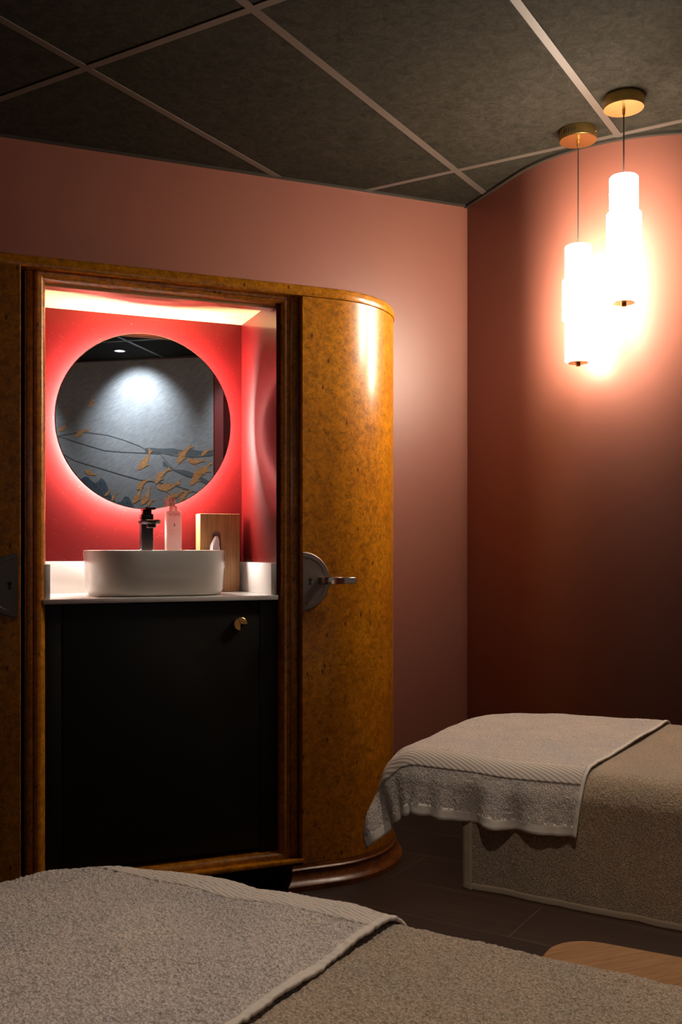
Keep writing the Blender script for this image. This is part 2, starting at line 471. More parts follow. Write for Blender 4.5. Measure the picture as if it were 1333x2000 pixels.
# ------------------------------------------------------------------ wardrobe
YF = 2.83; RA = .33; XC = 1.134; YE = 3.468; MX = .6115      # MX: axis of symmetry
ward = empty('wardrobe', (MX, YF + .3, 0), 'amber burl wood wardrobe with rounded end, open in the middle onto the red wash niche', 'wardrobe')
def right_plan(off=0., xs=1.029, n=26, flip=False, yend=YE):
    p = [(xs, YF - off)]
    for k in range(n + 1):
        a = R(90) * k / n
        p.append((XC + (RA + off) * math.sin(a), YF + RA - (RA + off) * math.cos(a)))
    p.append((XC + RA + off, yend))
    if flip: p = [(2 * MX - x, y) for x, y in p]
    return p
def full_plan(off=0.):
    r = right_plan(off); l_ = right_plan(off, flip=True)
    return r + list(reversed(l_))
def tr(p, ang, hx, hy, dx, dy):
    x, y = p[0] - hx, p[1] - hy
    return (hx + x * math.cos(ang) - y * math.sin(ang) + dx, hy + x * math.sin(ang) + y * math.cos(ang) + dy)
def shell(z0, z1, th, f=lambda p: p, flip=False):
    bm = B()
    o = right_plan(0, flip=flip); i = right_plan(-th, flip=flip)
    # rounded free edge
    o2 = [(o[0][0], o[0][1] + .003)] + [(o[0][0] + (.003 if not flip else -.001), o[0][1])] + o[1:]
    ring = [f(p) for p in o2] + [f(p) for p in reversed(i)]
    loft(bm, [[(x, y, z0) for x, y in ring], [(x, y, z1) for x, y in ring]])
    return bm
def half_plate(bm, cx, cz, y, r, side=1, f=None, th=.004):
    """half disc on the door face; side=+1 bulges to +x"""
    n = 40
    def arc_(rr, yy, dx=0.):
        return [(cx + side * (rr * math.sin(PI * k / n)) + side * dx, yy, cz + rr * math.cos(PI * k / n)) for k in range(n + 1)]
    rings = [arc_(r, y), arc_(r, y - th * .6), arc_(r - .002, y - th), arc_(r * .84, y - th), arc_(r * .825, y - th + .0012), arc_(r * .80, y - th + .0012)]
    if f: rings = [[f(p) for p in rg] for rg in rings]
    loft(bm, rings, True, True, True)
def keyhole(bm, cx, cz, y, f=None, s=1.):
    pts = [(cx + .0048 * s * math.sin(a), cz + .004 * s + .0048 * s * math.cos(a)) for a in [2 * PI * k / 20 * .9 - PI * .9 + PI for k in range(21)]]
    pts = [(cx + .0048 * s * math.cos(a), cz + .004 * s + .0048 * s * math.sin(a)) for a in [R(-60) + R(300) * k / 18 for k in range(19)]]
    pts += [(cx - .0032 * s, cz - .009 * s), (cx + .0032 * s, cz - .009 * s)]
    r = [[(x, yy, z) for x, z in pts] for yy in (y, y - .0006)]
    if f: r = [[f(p) for p in q] for q in r]
    loft(bm, r)
def xyf(g_):
    return lambda p: (*g_((p[0], p[1])), p[2])

# right door
bm = shell(.075, 1.832, .022); dr = obj('door', bm, M['burl'], ward, 25)
bm = B(); half_plate(bm, 1.0315, .950, YF, .090, 1); pl = obj('lock_plate', bm, M['nickel'], dr)
pl['label'] = 'half-round nickel lock plate with keyhole'
bm = B(); keyhole(bm, 1.056, .949, YF - .0028, None, 1.2); obj('keyhole', bm, M['black'], pl, 0)
for zz in (1.020, .880):
    bm = B(); lathe_y(bm, 1.046, zz, [(.0024, YF - .0028), (.0024, YF - .0042), (.0012, YF - .0046)], 12); obj('screw', bm, M['frame_dark'], pl)
# lever
bm = B()
lev = [(1.093, YF - .002, .011), (1.093, YF - .030, .011), (1.100, YF - .040, .0112), (1.122, YF - .044, .0112), (1.136, YF - .040, .0105),
       (1.148, YF - .036, .0105), (1.158, YF - .037, .0105), (1.193, YF - .043, .0095)]
rings = []
for i, (x, y, hh) in enumerate(lev):
    a = Vector(lev[max(i - 1, 0)][:2]); b_ = Vector(lev[min(i + 1, len(lev) - 1)][:2]); d = (b_ - a).normalized(); nx, ny = -d.y, d.x
    t_ = .007 if i > 1 else .009
    zc = .951 + (x - 1.093) * .012
    rings.append([(x + nx * t_, y + ny * t_, zc - hh), (x - nx * t_, y - ny * t_, zc - hh), (x - nx * t_, y - ny * t_, zc + hh), (x + nx * t_, y + ny * t_, zc + hh)])
loft(bm, rings)
hd = obj('handle', bm, M['chrome'], dr, 40); hd['label'] = 'chrome stepped lever handle'
hd.modifiers.new('b', 'BEVEL').width = .0015

# left door, slightly ajar
HXl, HYl = 2 * MX - (XC + RA), YF + RA
LD = lambda p: tr(p, R(-4.2), HXl, HYl, .030, .004)
bm = shell(.075, 1.830, .022, LD, True); dl = obj('door', bm, M['burl'], ward, 25); dl['label'] = 'slightly ajar door in shadow'
xe = 2 * MX - 1.0315
bm = B(); half_plate(bm, xe - .004, .950, YF, .088, -1, xyf(LD)); pl = obj('lock_plate', bm, M['nickel'], dl)
bm = B(); keyhole(bm, xe - .026, .950, YF - .0028, xyf(LD), 1.2); obj('keyhole', bm, M['black'], pl, 0)
for zz in (1.020, .884):
    bm = B(); lathe_y(bm, xe - .012, zz, [(.0024, YF - .0028), (.0024, YF - .0046)], 12)
    for v in bm.verts: q_ = LD((v.co.x, v.co.y)); v.co.x, v.co.y = q_
    obj('screw', bm, M['nickel_ring'], pl)

# cornice
bm = B(); prof = [(1.8335, -.004), (1.8335, .0025), (1.836, .004), (1.850, .004), (1.856, .001), (1.859, .001), (1.863, -.001), (1.867, -.005), (1.869, -.011)]
loft(bm, [[(x, y, z) for x, y in full_plan(o)] for z, o in prof]); obj('cornice', bm, M['burl'], ward, 35)
# plinths
for flip in (False, True):
    bm = B(); prof = [(0.0, .030), (.016, .030), (.020, .027), (.024, .020), (.032, .013), (.042, .009), (.052, .008), (.056, .010), (.060, .010), (.064, .004), (.073, .002)]
    rings = []
    for z, o in prof:
        p = right_plan(o, xs=1.002 - (o * .9), flip=flip)
        rings.append([(x, y, z) for x, y in p] + [((1.02 if not flip else 2 * MX - 1.02), YE, z)])
    loft(bm, rings); obj('plinth', bm, M['mahogany'], ward, 35)

# central frame: half-round moulding mitred round the opening
X0, X1, Z0, Z1 = .2715, .9665, .115, 1.806
def rect(d, y):
    return [(X0 - d, y, Z0 - d), (X1 + d, y, Z0 - d), (X1 + d, y, Z1 + d), (X0 - d, y, Z1 + d)]
bm = B(); pr = []
pr.append((0., 2.895)); pr.append((0., 2.886))
for k in range(9):
    a = R(90) * k / 8
    pr.append((.024 * (1 - math.cos(a)) , 2.886 - .036 * math.sin(a)))
pr += [(.028, 2.8502), (.033, 2.853), (.0345, 2.858), (.0345, 2.895)]
rings = [rect(d, y) for d, y in pr]
vr = [[bm.verts.new(p) for p in r_] for r_ in rings]
for a, b_ in zip(vr, vr[1:] + [vr[0]]):
    for i in range(4):
        j = (i + 1) % 4; bm.faces.new((a[i], a[j], b_[j], b_[i]))
obj('moulding', bm, M['burl'], ward, 50)
# stiles beside the moulding, with fine bead, and dark shadow gap
for xa, xb, xc, r0, r1 in ((1.0022, 1.0245, 1.0275, 1.0235, 1.050), (.2185, .2358, .2150, .190, .2185)):
    bm = B(); box(bm, xa, xb, 2.858, 2.895, .082, 1.8325, .0015); obj('stile', bm, M['burl'], ward)
    bm = B(); box(bm, xc - .003, xc + .003, 2.856, 2.895, .082, 1.8325, .002); obj('bead', bm, M['mahogany'], ward)
    bm = B(); box(bm, r0, r1, 2.882, 2.897, .075, 1.832); obj('rebate', bm, M['groove'], ward, 0)
bm = B(); box(bm, X0 - .075, X1 + .07, 2.826, 2.865, .079, .0915, .002); obj('bottom_rail', bm, M['burl'], ward)
bm = B(); box(bm, X0 - .06, X1 + .06, 2.90, 2.92, 0.0, .10); obj('toe_board', bm, M['black'], ward, 0)
# niche lining
NL, NR = .2655, .9575
bm = B(); box(bm, NR, NR + .012, 2.864, 3.24, .908, 1.85); obj('niche_side', bm, M['red_side'], ward, 0)
bm = B(); box(bm, NL - .012, NL, 2.864, 3.24, .908, 1.85); obj('niche_side', bm, M['red_side'], ward, 0)
bm = B(); box(bm, NL - .016, NR + .016, 3.24, 3.256, .90, 1.85); o_ = obj('niche_back', bm, M['red_back'], ward, 0); o_['label'] = 'red back panel with fine glitter'
bm = B(); box(bm, NL, NR, 2.900, 3.24, 1.823, 1.8325); o_ = obj('niche_ceiling', bm, M['niche_wood'], ward, 0); o_['label'] = 'pale wood niche ceiling'
bm = B(); box(bm, NL, NR, 2.882, 2.925, 1.7985, 1.8325, .001); o_ = obj('niche_lip', bm, M['niche_wood'], ward, 0)
bm = B(); box(bm, X0 - .06, X1 + .06, 2.862, 2.90, 1.8325, 1.8338); obj('top_board', bm, M['groove'], ward, 0)

# ------------------------------------------------------------------ black vanity
van = empty('vanity_cabinet', (MX, 3.0, 0.10), 'near-black vanity cupboard under the white worktop inside the niche', 'cabinet')
bm = B(); box(bm, NL, NR, 2.892, 3.236, .10, .892); obj('carcass', bm, M['black'], van, 0)
bm = B(); box(bm, NL - .0025, .3160, 2.872, 2.890, .096, .8915, .001); obj('filler_panel', bm, M['vanity'], van)
bm = B(); box(bm, .9065, NR + .0025, 2.872, 2.890, .096, .8915, .001); obj('filler_panel', bm, M['vanity'], van)
bm = B(); box(bm, .3185, .9040, 2.870, 2.890, .130, .8895, .0012); vd = obj('door', bm, M['vanity'], van)
# three-quarter disc knob
kx, kz, kr = .840, .8215, .0205
def sector(a0, a1, r, n=26):
    return [(kx, kz)] + [(kx + r * math.cos(a0 + (a1 - a0) * k / n), kz + r * math.sin(a0 + (a1 - a0) * k / n)) for k in range(n + 1)]
bm = B()
for a0, a1, dep in ((R(0), R(112), .020), (R(112), R(268), .015)):
    for r_, y0, y1 in ((kr, 2.870, 2.870 - dep),):
        s0 = sector(a0, a1, r_); s1 = sector(a0, a1, r_ - .0016)
        loft(bm, [[(x, y0, z) for x, z in s0], [(x, y1 + .0012, z) for x, z in s0], [(x, y1, z) for x, z in s1]])
kb = obj('knob', bm, M['brass'], vd); kb['label'] = 'brass three-quarter disc knob'

# worktop
wt = empty('worktop', (MX, 3.05, .893), 'thin white worktop with low upstands inside the red niche', 'worktop')
bm = B(); box(bm, NL - .0025, NR + .0025, 2.864 - .012, 3.24, .893, .907, .0012); obj('slab', bm, M['solid_white'], wt)
bm = B(); box(bm, NL + .015, NR - .015, 3.230, 3.2395, .907, 1.010, .001); obj('back_upstand', bm, M['solid_white'], wt)
bm = B(); box(bm, NR - .0175, NR, 2.862, 3.2295, .907, 1.006, .001); obj('side_upstand', bm, M['solid_white'], wt)
bm = B(); box(bm, NL, NL + .0175, 2.862, 3.2295, .907, 1.006, .001); obj('side_upstand', bm, M['solid_white'], wt)

# ------------------------------------------------------------------ basin
BX, BY, BW, BD = .613, 3.030, .2135, .150
def sup(w, d, z, n=72, e=3.2, cx=BX, cy=BY):
    out = []
    for k in range(n):
        a = 2 * PI * k / n; ca, sa = math.cos(a), math.sin(a)
        out.append((cx + w * math.copysign(abs(ca) ** (2 / e), ca), cy + d * math.copysign(abs(sa) ** (2 / e), sa), z))
    return out
bas = empty('wash_basin', (BX, BY, .907), 'white oval countertop wash basin on the worktop', 'basin')
bm = B()
rings = [sup(BW - .022, BD - .022, .9072), sup(BW - .012, BD - .012, .912), sup(BW - .006, BD - .006, .925), sup(BW, BD, 1.040),
         sup(BW - .001, BD - .001, 1.0445), sup(BW - .004, BD - .004, 1.046), sup(BW - .008, BD - .008, 1.0445),
         sup(BW - .012, BD - .034, 1.040, cy=BY - .024), sup(BW - .022, BD - .048, .960, cy=BY - .024), sup(BW - .07, BD - .08, .930, cy=BY - .024), sup(.02, .02, .926, cy=BY - .024)]
loft(bm, rings); obj('bowl', bm, M['porcelain'], bas, 40)
bm = B(); lathe(bm, BX, BY - .024, [(.021, .926), (.021, .9285), (.016, .931), (.004, .932)], 24); obj('drain', bm, M['chrome'], bas)

# ------------------------------------------------------------------ faucet
FX, FY, LZ = .6075, 3.134, 1.0455
fau = empty('faucet', (FX, FY, LZ), 'black single-lever tap standing on the back rim of the basin', 'tap')
bm = B(); box(bm, FX - .0195, FX + .0195, FY - .020, FY + .018, LZ, 1.136, .003, 3); obj('body', bm, M['black_metal'], fau)
bm = B()
def disc_ring(cy, w, d, z, n=40): return [(FX + w * math.cos(2 * PI * k / n), cy + d * math.sin(2 * PI * k / n), z) for k in range(n)]
loft(bm, [disc_ring(FY - .052, .030, .050, 1.128), disc_ring(FY - .050, .034, .055, 1.134), disc_ring(FY - .050, .034, .055, 1.139), disc_ring(FY - .050, .031, .052, 1.142)])
obj('spout', bm, M['black_metal'], fau)
bm = B(); lathe(bm, FX, FY - .080, [(.013, 1.116), (.015, 1.118), (.015, 1.129)], 24); obj('aerator', bm, M['black_metal'], fau)
bm = B(); box(bm, FX - .0195, FX + .0195, FY - .021, FY + .018, 1.1425, 1.162, .0035, 3); hnd = obj('cartridge_block', bm, M['black_metal'], fau)
bm = B(); box(bm, FX - .014, FX + .014, FY - .018, FY + .016, 1.158, 1.176, .003, 3); box(bm, FX - .0165, FX + .0165, FY - .070, FY + .016, 1.174, 1.181, .002, 2); obj('lever', bm, M['black_metal'], fau)

# ------------------------------------------------------------------ bottle
PX, PY = .6935, 3.128
bot = empty('pump_bottle', (PX, PY, LZ), 'frosted pink pump bottle of lotion on the basin rim right of the black tap', 'bottle')
def rr(w, d, r, z, n=6, cx=PX, cy=PY):
    out = []
    for sx, sy, a0 in ((1, 1, 0), (-1, 1, 90), (-1, -1, 180), (1, -1, 270)):
        for k in range(n + 1):
            a = R(a0 + 90 * k / n); out.append((cx + sx * (w - r) + r * math.cos(a), cy + sy * (d - r) + r * math.sin(a), z))
    return out
bm = B(); loft(bm, [rr(.0235, .0165, .006, LZ), rr(.0250, .018, .007, LZ + .003), rr(.0250, .018, .007, 1.166), rr(.0235, .0165, .007, 1.171), rr(.014, .011, .006, 1.1735)])
bd = obj('body', bm, M['bottle'], bot, 40)
bm = B(); lathe(bm, PX, PY, [(.0115, 1.1736), (.0125, 1.176), (.0125, 1.187), (.010, 1.190), (.005, 1.1905), (.005, 1.199)], 28); obj('collar', bm, M['pump'], bot)
bm = B(); lathe(bm, PX, PY, [(.0075, 1.199), (.0095, 1.203), (.0095, 1.212), (.011, 1.214), (.010, 1.217)], 28)
box(bm, PX - .004, PX + .004, PY - .030, PY - .006, 1.208, 1.2145, .0015); obj('pump_head', bm, M['pump'], bot)
def text_obj(name, body, size, loc, mat, parent, align='CENTER', sx=1.):
    cu = bpy.data.curves.new(name, 'FONT'); cu.body = body; cu.size = size; cu.align_x = align; cu.extrude = .0001
    t = bpy.data.objects.new(name, cu); C.objects.link(t)
    bpy.context.view_layer.update()
    dg = bpy.context.evaluated_depsgraph_get()
    me = bpy.data.meshes.new_from_object(t.evaluated_get(dg))
    bpy.data.objects.remove(t)
    o = bpy.data.objects.new(name, me); me.materials.clear(); me.materials.append(mat)
    for v in me.vertices: x, y, z = v.co; v.co = (x * sx, -z, y)
    o.location = Vector(loc) - world_loc(parent); link(o, parent)
    return o
FYB = PY - .0183
text_obj('lettering', 'SOTHYS', .0092, (PX, FYB, 1.1575), M['ink'], bd, sx=1.05)
text_obj('lettering', 'PARIS', .0030, (PX, FYB, 1.1535), M['ink'], bd)
for zt_, hh_, words in ((1.1118, .0021, (2, 7, 5)), (1.1074, .0021, (2, 9)), (1.1016, .0015, (12,)), (1.0984, .0015, (3, 10, 4))):
    bm = B(); x_ = PX - .0195                      # print too small to read in the photo: rows of tiny strokes
    for wlen in words:
        for _ in range(wlen):
            box(bm, x_, x_ + hh_ * .42, FYB - .0001, FYB + .0002, zt_ - hh_, zt_ - hh_ * random.choice((0, .25))); x_ += hh_ * .78
        x_ += hh_ * .7
    obj('small_print', bm, M['ink_red'], bd, 0)
bm = B()
def flat(pts): bm.faces.new([bm.verts.new((PX + x, FYB, 1.1275 + z)) for x, z in pts])
flat([(-.0008, -.002), (.0010, -.002), (.0014, .002), (.0008, .0055), (0, .0070), (-.0006, .0050), (-.0012, .001)])
flat([(-.0028, -.0045), (-.0004, -.0050), (.0006, -.0018), (-.0010, -.0014), (-.0022, -.0020)])
flat([(.0006, -.0042), (.0028, -.0046), (.0030, -.0030), (.0012, -.0012), (.0004, -.0020)])
flat([(.0010, .0002), (.0026, .0022), (.0024, .0028), (.0008, .0018)])
flat([(-.0010, .0002), (-.0024, .0014), (-.0020, .0022), (-.0008, .0016)])
obj('emblem', bm, M['ink'], bd, 0)

# ------------------------------------------------------------------ tissue box
TX0, TX1, TY0, TY1, TZ0, TZ1 = .7905, .9275, 3.160, 3.219, .9075, 1.1670
tb = empty('tissue_box', ((TX0 + TX1) / 2, (TY0 + TY1) / 2, TZ0), 'upright striped wood tissue box with a white tissue pulled out, beside the basin', 'tissue box')
bm = B(); box(bm, TX0, TX1, TY0, TY1, TZ0, TZ1, .0015); obj('case', bm, M['box_wood'], tb)
tcx = .846
def arch(w, zb, zt, y, n=14):
    p = [(tcx - w * 1.6, y, zb)] + [(tcx + w * math.cos(a), y, zt - w + w * math.sin(a)) for a in [PI - PI * k / n for k in range(n + 1)]] + [(tcx + w * 1.6, y, zb)]
    return p
bm = B(); a1 = arch(.0135, .975, 1.109, TY0 - .0022); a0 = arch(.0135, .975, 1.109, TY0 + .001); a2 = arch(.0115, .978, 1.107, TY0 - .0022); a3 = arch(.0115, .978, 1.107, TY0 - .0008)
loft(bm, [a0, a1, a2, a3]); obj('opening', bm, M['plastic_dark'], tb, 30)
bm = B(); rings = []
for i in range(15):
    t = i / 14; z = .985 + t * .107; rr_ = .0215 * (1 - t) ** .6 * .85 + .004
    rings.append([(tcx - .004 + .003 * math.sin(t * 7) + (rr_ * (1 + .28 * math.sin(5 * a + t * 9) + .15 * noise.noise((a * 2, t * 6, 0)))) * math.cos(a),
                   TY0 - .006 - .010 * (1 - t) + (rr_ * .42 * (1 + .35 * math.sin(4 * a + 2 - t * 6))) * math.sin(a), z) for a in [2 * PI * k / 36 for k in range(36)]])
loft(bm, rings); obj('tissue', bm, M['tissue'], tb, 60)

# ------------------------------------------------------------------ mirror
QX, QZ, QR = .6130, 1.465, .2865
mi = empty('round_mirror', (QX, 3.24, QZ), 'round backlit wall mirror glowing around its rim in the red niche', 'mirror')
bm = B(); lathe_y(bm, QX, QZ, [(QR - .004, 3.1790), (QR, 3.1780), (QR, 3.1735), (QR - .0008, 3.1725)], 128); obj('rim', bm, M['mirror_edge'], mi, 60)
bm = B(); lathe_y(bm, QX, QZ, [(QR - .0025, 3.1730), (QR - .0025, 3.1718)], 128); gl = obj('glass', bm, M['mirror'], mi, 0)
bm = B(); lathe_y(bm, QX, QZ, [(QR - .030, 3.1790), (QR - .030, 3.2395)], 96); obj('back_box', bm, M['black'], mi)
bm = B(); rings = [[(QX + r_ * math.cos(2 * PI * k / 96), y, QZ + r_ * math.sin(2 * PI * k / 96)) for k in range(96)] for r_, y in ((QR - .026, 3.1990), (QR - .021, 3.1990), (QR - .021, 3.2110), (QR - .026, 3.2110))]
vr = [[bm.verts.new(p) for p in r_] for r_ in rings]
for a, b_ in zip(vr, vr[1:] + [vr[0]]):
    for i in range(96): bm.faces.new((a[i], a[(i + 1) % 96], b_[(i + 1) % 96], b_[i]))
o_ = obj('led_strip', bm, M['led'], mi); o_['label'] = 'glowing white light strip'

# ------------------------------------------------------------------ pendants
def pendant(X, Y, drop, label, slot_dir, scr):
    p = empty('pendant_lamp', (X, Y, HZ), label, 'lamp')
    bm = B(); lathe(bm, X, Y, [(.0615, HZ), (.0615, HZ - .033), (.0610, HZ - .0335)], 64); cp = obj('canopy', bm, M['brass_dark'], p)
    bm = B(); lathe(bm, X, Y, [(.0612, HZ - .0334), (.0605, HZ - .0355), (.003, HZ - .0356)], 64); obj('canopy_plate', bm, M['brass'], cp)
    for k in range(5):   # vent slots
        a = slot_dir + R(9) * (k - 2); bm = B()
        tx, ty = -math.sin(a), math.cos(a); cxx, cyy = X + .0617 * math.cos(a), Y + .0617 * math.sin(a)
        w_ = .0016
        q_ = [(cxx - tx * w_, cyy - ty * w_), (cxx + tx * w_, cyy + ty * w_)]
        n_ = (math.cos(a) * .0008, math.sin(a) * .0008)
        ring = [q_[0], q_[1], (q_[1][0] + n_[0], q_[1][1] + n_[1]), (q_[0][0] + n_[0], q_[0][1] + n_[1])]
        loft(bm, [[(x, y, HZ - .023) for x, y in ring], [(x, y, HZ - .009) for x, y in ring]]); obj('vent_slot', bm, M['black'], cp, 0)
    bm = B(); cxx, cyy = X + .0615 * math.cos(scr), Y + .0615 * math.sin(scr)
    bmesh.ops.create_uvsphere(bm, u_segments=10, v_segments=8, radius=.0026, matrix=Matrix.Translation((cxx, cyy, HZ - .016))); obj('screw', bm, M['chrome'], cp)
    zt = HZ - drop
    bm = B(); lathe(bm, X, Y, [(.0042, HZ - .0356), (.0050, HZ - .040), (.0045, HZ - .052), (.0025, HZ - .056)], 20); obj('cord_grip', bm, M['brass'], p)
    bm = B(); tube(bm, [(X, Y, HZ - .050), (X, Y, zt)], .0022, 10); obj('cord', bm, M['cord'], p)
    z1 = zt - .113; z2 = zt - .248; z3 = zt - .388
    bm = B(); lathe(bm, X, Y, [(.006, zt), (.040, zt - .001), (.0435, zt - .005), (.0435, z1), (.0505, z1 - .001), (.0525, z1 - .004), (.0525, z2 + .003), (.0505, z2), (.0435, z2 - .001), (.0435, z3 + .003), (.041, z3)], 64)
    obj('shade', bm, M['shade'], p, 40)
    bm = B(); lathe(bm, X, Y, [(.034, z3 + .001), (.034, z3 - .004), (.033, z3 - .005)], 40); pc = obj('end_cap', bm, M['brass'], p)
    bm = B(); lathe(bm, X, Y, [(.008, z3 - .005), (.008, z3 - .014), (.007, z3 - .015)], 24); obj('finial', bm, M['brass'], pc)
    return p
pendant(1.970, 2.711, .386, 'stepped opal glass pendant on the longer cord, left of the pair', R(205), R(-58))
pendant(1.956, 2.458, .246, 'stepped opal glass pendant on the shorter cord, right of the pair', R(-20), R(215))

# ------------------------------------------------------------------ treatment tables
def frame_of(O, ang):
    L = Vector((math.cos(ang), math.sin(ang), 0)); V = Vector((math.sin(ang), -math.cos(ang), 0)) * 1.
    # V: across the bed towards the camera
    if V.dot(Vector((0, 0, 0)) - Vector((O[0], O[1], 0))) < 0: V = -V
    return lambda u, v, z: (O[0] + L.x * u + V.x * v, O[1] + L.y * u + V.y * v, z)

def bend(s, r):
    if s <= 0: return 0., 0.
    if s < r * PI / 2: return r * math.sin(s / r), r * (1 - math.cos(s / r))
    return r, r + (s - r * PI / 2)

def cloth(P, W, top, umin, umax, vmin, vmax, step, seed, amp_t, wav=0., th=.0, r=.055, flare=.3, big=.003, rf=.10, rb=.24, skew=0., skb=0., lift=0.):
    """returns function fabric (a,b) -> 3D point, over a table of width W whose end is at u=0"""
    def f(a, b, e=0.):
        a += skew * (b / W - .5) * max(0., min(1., (a - .1) / .3))
        b += skb * max(0., a - .15) * max(0., min(1., (b - W) / .15))
        su = r - a; sv1 = b - (W - r); sv0 = r - b
        sv, vs = (sv1, 1) if sv1 > sv0 else (sv0, -1)
        u = max(a, r); v = min(max(b, r), W - r)
        drop = 0.
        rc = rf if vs > 0 else rb
        if a < rc and sv > r - rc:
            cv = (W - rc) if vs > 0 else rc
            du_, dv_ = rc - a, (b - cv) * vs
            rho = math.hypot(du_, dv_); ph = math.atan2(du_, dv_)
            s_ = rho - (rc - r)
            out, drop = bend(s_, r)
            if s_ > 0:
                k = max(0., s_ - r * .8); fl = math.exp(-((ph - .95) / .26) ** 2) if vs > 0 else 0
                out += flare * k * fl + (rc - r); drop -= .10 * k * fl
            else: out = rho; drop = 0.
            u = rc - math.sin(ph) * out; v = cv + math.cos(ph) * out * vs
            su = sv = 1.
        elif su > 0:
            out, drop = bend(su, r); u -= out
        elif sv > 0:
            out, drop = bend(sv, r); v += out * vs
        z = top - drop
        # outward waviness of the hanging cloth
        hang = max(0., drop - r * .6)
        if hang > 0 and wav > 0:
            h = min(1., hang / .08)
            w_ = wav * h * (lift + noise.noise((a * 17 + seed, b * 1.2, seed)) + .8 * noise.noise((a * 34 + seed, b * 2., seed + 3)))
            if su > 0 and sv <= 0: u += wav * h * noise.noise((b * 9, seed, 1.))
            else: v += w_ * vs
        # soft undulation of the top
        z += big * noise.noise((a * 5 + seed, b * 6, seed * 1.7)) + big * .5 * noise.noise((a * 14, b * 13 + seed, 2.2))
        # stretch wrinkles
        return u, v, z
    return f

def terry_mesh(P, f, a0, a1, b0, b1, step, amp, thick, seed, fr=420.):
    na = max(2, int((a1 - a0) / step)); nb = max(2, int((b1 - b0) / step))
    pts = [[Vector(P(*f(a0 + (a1 - a0) * i / na, b0 + (b1 - b0) * j / nb))) for j in range(nb + 1)] for i in range(na + 1)]
    bm = B(); vs = []
    nz = noise.noise
    for i in range(na + 1):
        row = []
        for j in range(nb + 1):
            p = pts[i][j]
            pu = pts[min(i + 1, na)][j] - pts[max(i - 1, 0)][j]; pv = pts[i][min(j + 1, nb)] - pts[i][max(j - 1, 0)]
            n_ = pu.cross(pv)
            if n_.length < 1e-9: n_ = Vector((0, 0, 1))
            n_.normalize()
            if f_up(P, n_, p, f): n_ = -n_
            e = amp * (nz(p * fr) + .6 * nz(p * (fr * .30)))
            row.append(bm.verts.new(p + n_ * (thick + e)))
        vs.append(row)
    for i in range(na):
        for j in range(nb): bm.faces.new((vs[i][j], vs[i + 1][j], vs[i + 1][j + 1], vs[i][j + 1]))
    return bm

SGN = {}
def f_up(P, n_, p, f):
    return SGN['s'] * 1. < 0
def set_sign(P, f, a, b):
    p = Vector(P(*f(a, b))); pu = Vector(P(*f(a + .01, b))) - p; pv = Vector(P(*f(a, b + .01))) - p
    SGN['s'] = 1 if pu.cross(pv).z > 0 else -1

def solid(o, t):
    m = o.modifiers.new('thickness', 'SOLIDIFY'); m.thickness = t; m.offset = -1
    return o

def prism_round(P, u0, u1, v0, v1, z0, z1, rc, re, n=8):
    """horizontal rounded rectangle with rounded upper and lower edges"""
    def ringat(ins, z):
        out = []; r_ = max(rc - ins, .002)
        for cu, cv, a0 in ((u1 - rc, v1 - rc, 0), (u0 + rc, v1 - rc, 90), (u0 + rc, v0 + rc, 180), (u1 - rc, v0 + rc, 270)):
            for k in range(n + 1):
                a = R(a0 + 90 * k / n); out.append(P(cu + r_ * math.cos(a), cv + r_ * math.sin(a), z))
        return out
    bm = B(); rings = []
    for k in range(6):
        a = R(90 * k / 5); rings.append(ringat(re * (1 - math.sin(a)), z0 + re * (1 - math.cos(a))))
    for k in range(6):
        a = R(90 * k / 5); rings.append(ringat(re * (1 - math.cos(a)), z1 - re * (1 - math.sin(a))))
    loft(bm, rings); return bm

def table(O, ang, W, Ln, top, label):
    P = frame_of(O, ang)
    rt = empty('treatment_table', P(Ln / 2, W / 2, 0), label, 'massage table', None)
    obj('mattress', prism_round(P, .006, Ln, .006, W - .006, top - .105, top - .010, .20, .045), M['vinyl'], rt, 50)
    obj('support_board', prism_round(P, .34, Ln - .06, .05, W - .05, top - .135, top - .104, .03, .008), M['frame_dark'], rt, 50)
    obj('pedestal', prism_round(P, .85, Ln - .45, W / 2 - .13, W / 2 + .13, .05, top - .134, .03, .01), M['frame_dark'], rt, 50)
    obj('base_plate', prism_round(P, .75, Ln - .30, W / 2 - .24, W / 2 + .24, 0., .052, .04, .012), M['frame_dark'], rt, 50)
    return P

TOP = .660
# far table
WF = .615
PF = table((1.232, 2.079), R(-50), WF, 1.9, TOP, 'far treatment table beside the wardrobe, under the pendant lamps')
fs = cloth(PF, WF, TOP, 0, 0, 0, 0, 0, 1.3, 0, wav=.004, big=.001, r=.05, skb=.03)
set_sign(PF, fs, .8, .3)
bm = terry_mesh(PF, fs, .180, 1.86, -.20, WF + .200, .005, .0006, .003, 1, 260)
sh = tag(solid(obj('bed_sheet', bm, M['terry_beige'], None, 0, PF(.9, WF / 2, TOP)), .003), 'beige terry sheet hanging down the front of the far treatment table', 'sheet')
def strip_mesh(P, f, a0, a1, b0, b1, na, nb, thick, seed=0., rip=0.):
    bm = B(); vs = []
    for i in range(na + 1):
        row = []
        for j in range(nb + 1):
            a = a0 + (a1 - a0) * i / na; b = b0 + (b1 - b0) * j / nb
            p = Vector(P(*f(a, b))); pu = Vector(P(*f(a + .004, b))) - p; pv = Vector(P(*f(a, b + .004))) - p
            n_ = (pu.cross(pv)).normalized() * SGN['s']
            e = rip * noise.noise(p * 160)
            row.append(bm.verts.new(p + n_ * (thick + e)))
        vs.append(row)
    for i in range(na):
        for j in range(nb): bm.faces.new((vs[i][j], vs[i + 1][j], vs[i + 1][j + 1], vs[i][j + 1]))
    return bm
def dobj(name, bm, mat, parent, t): return solid(obj(name, bm, mat, parent, 60), t)
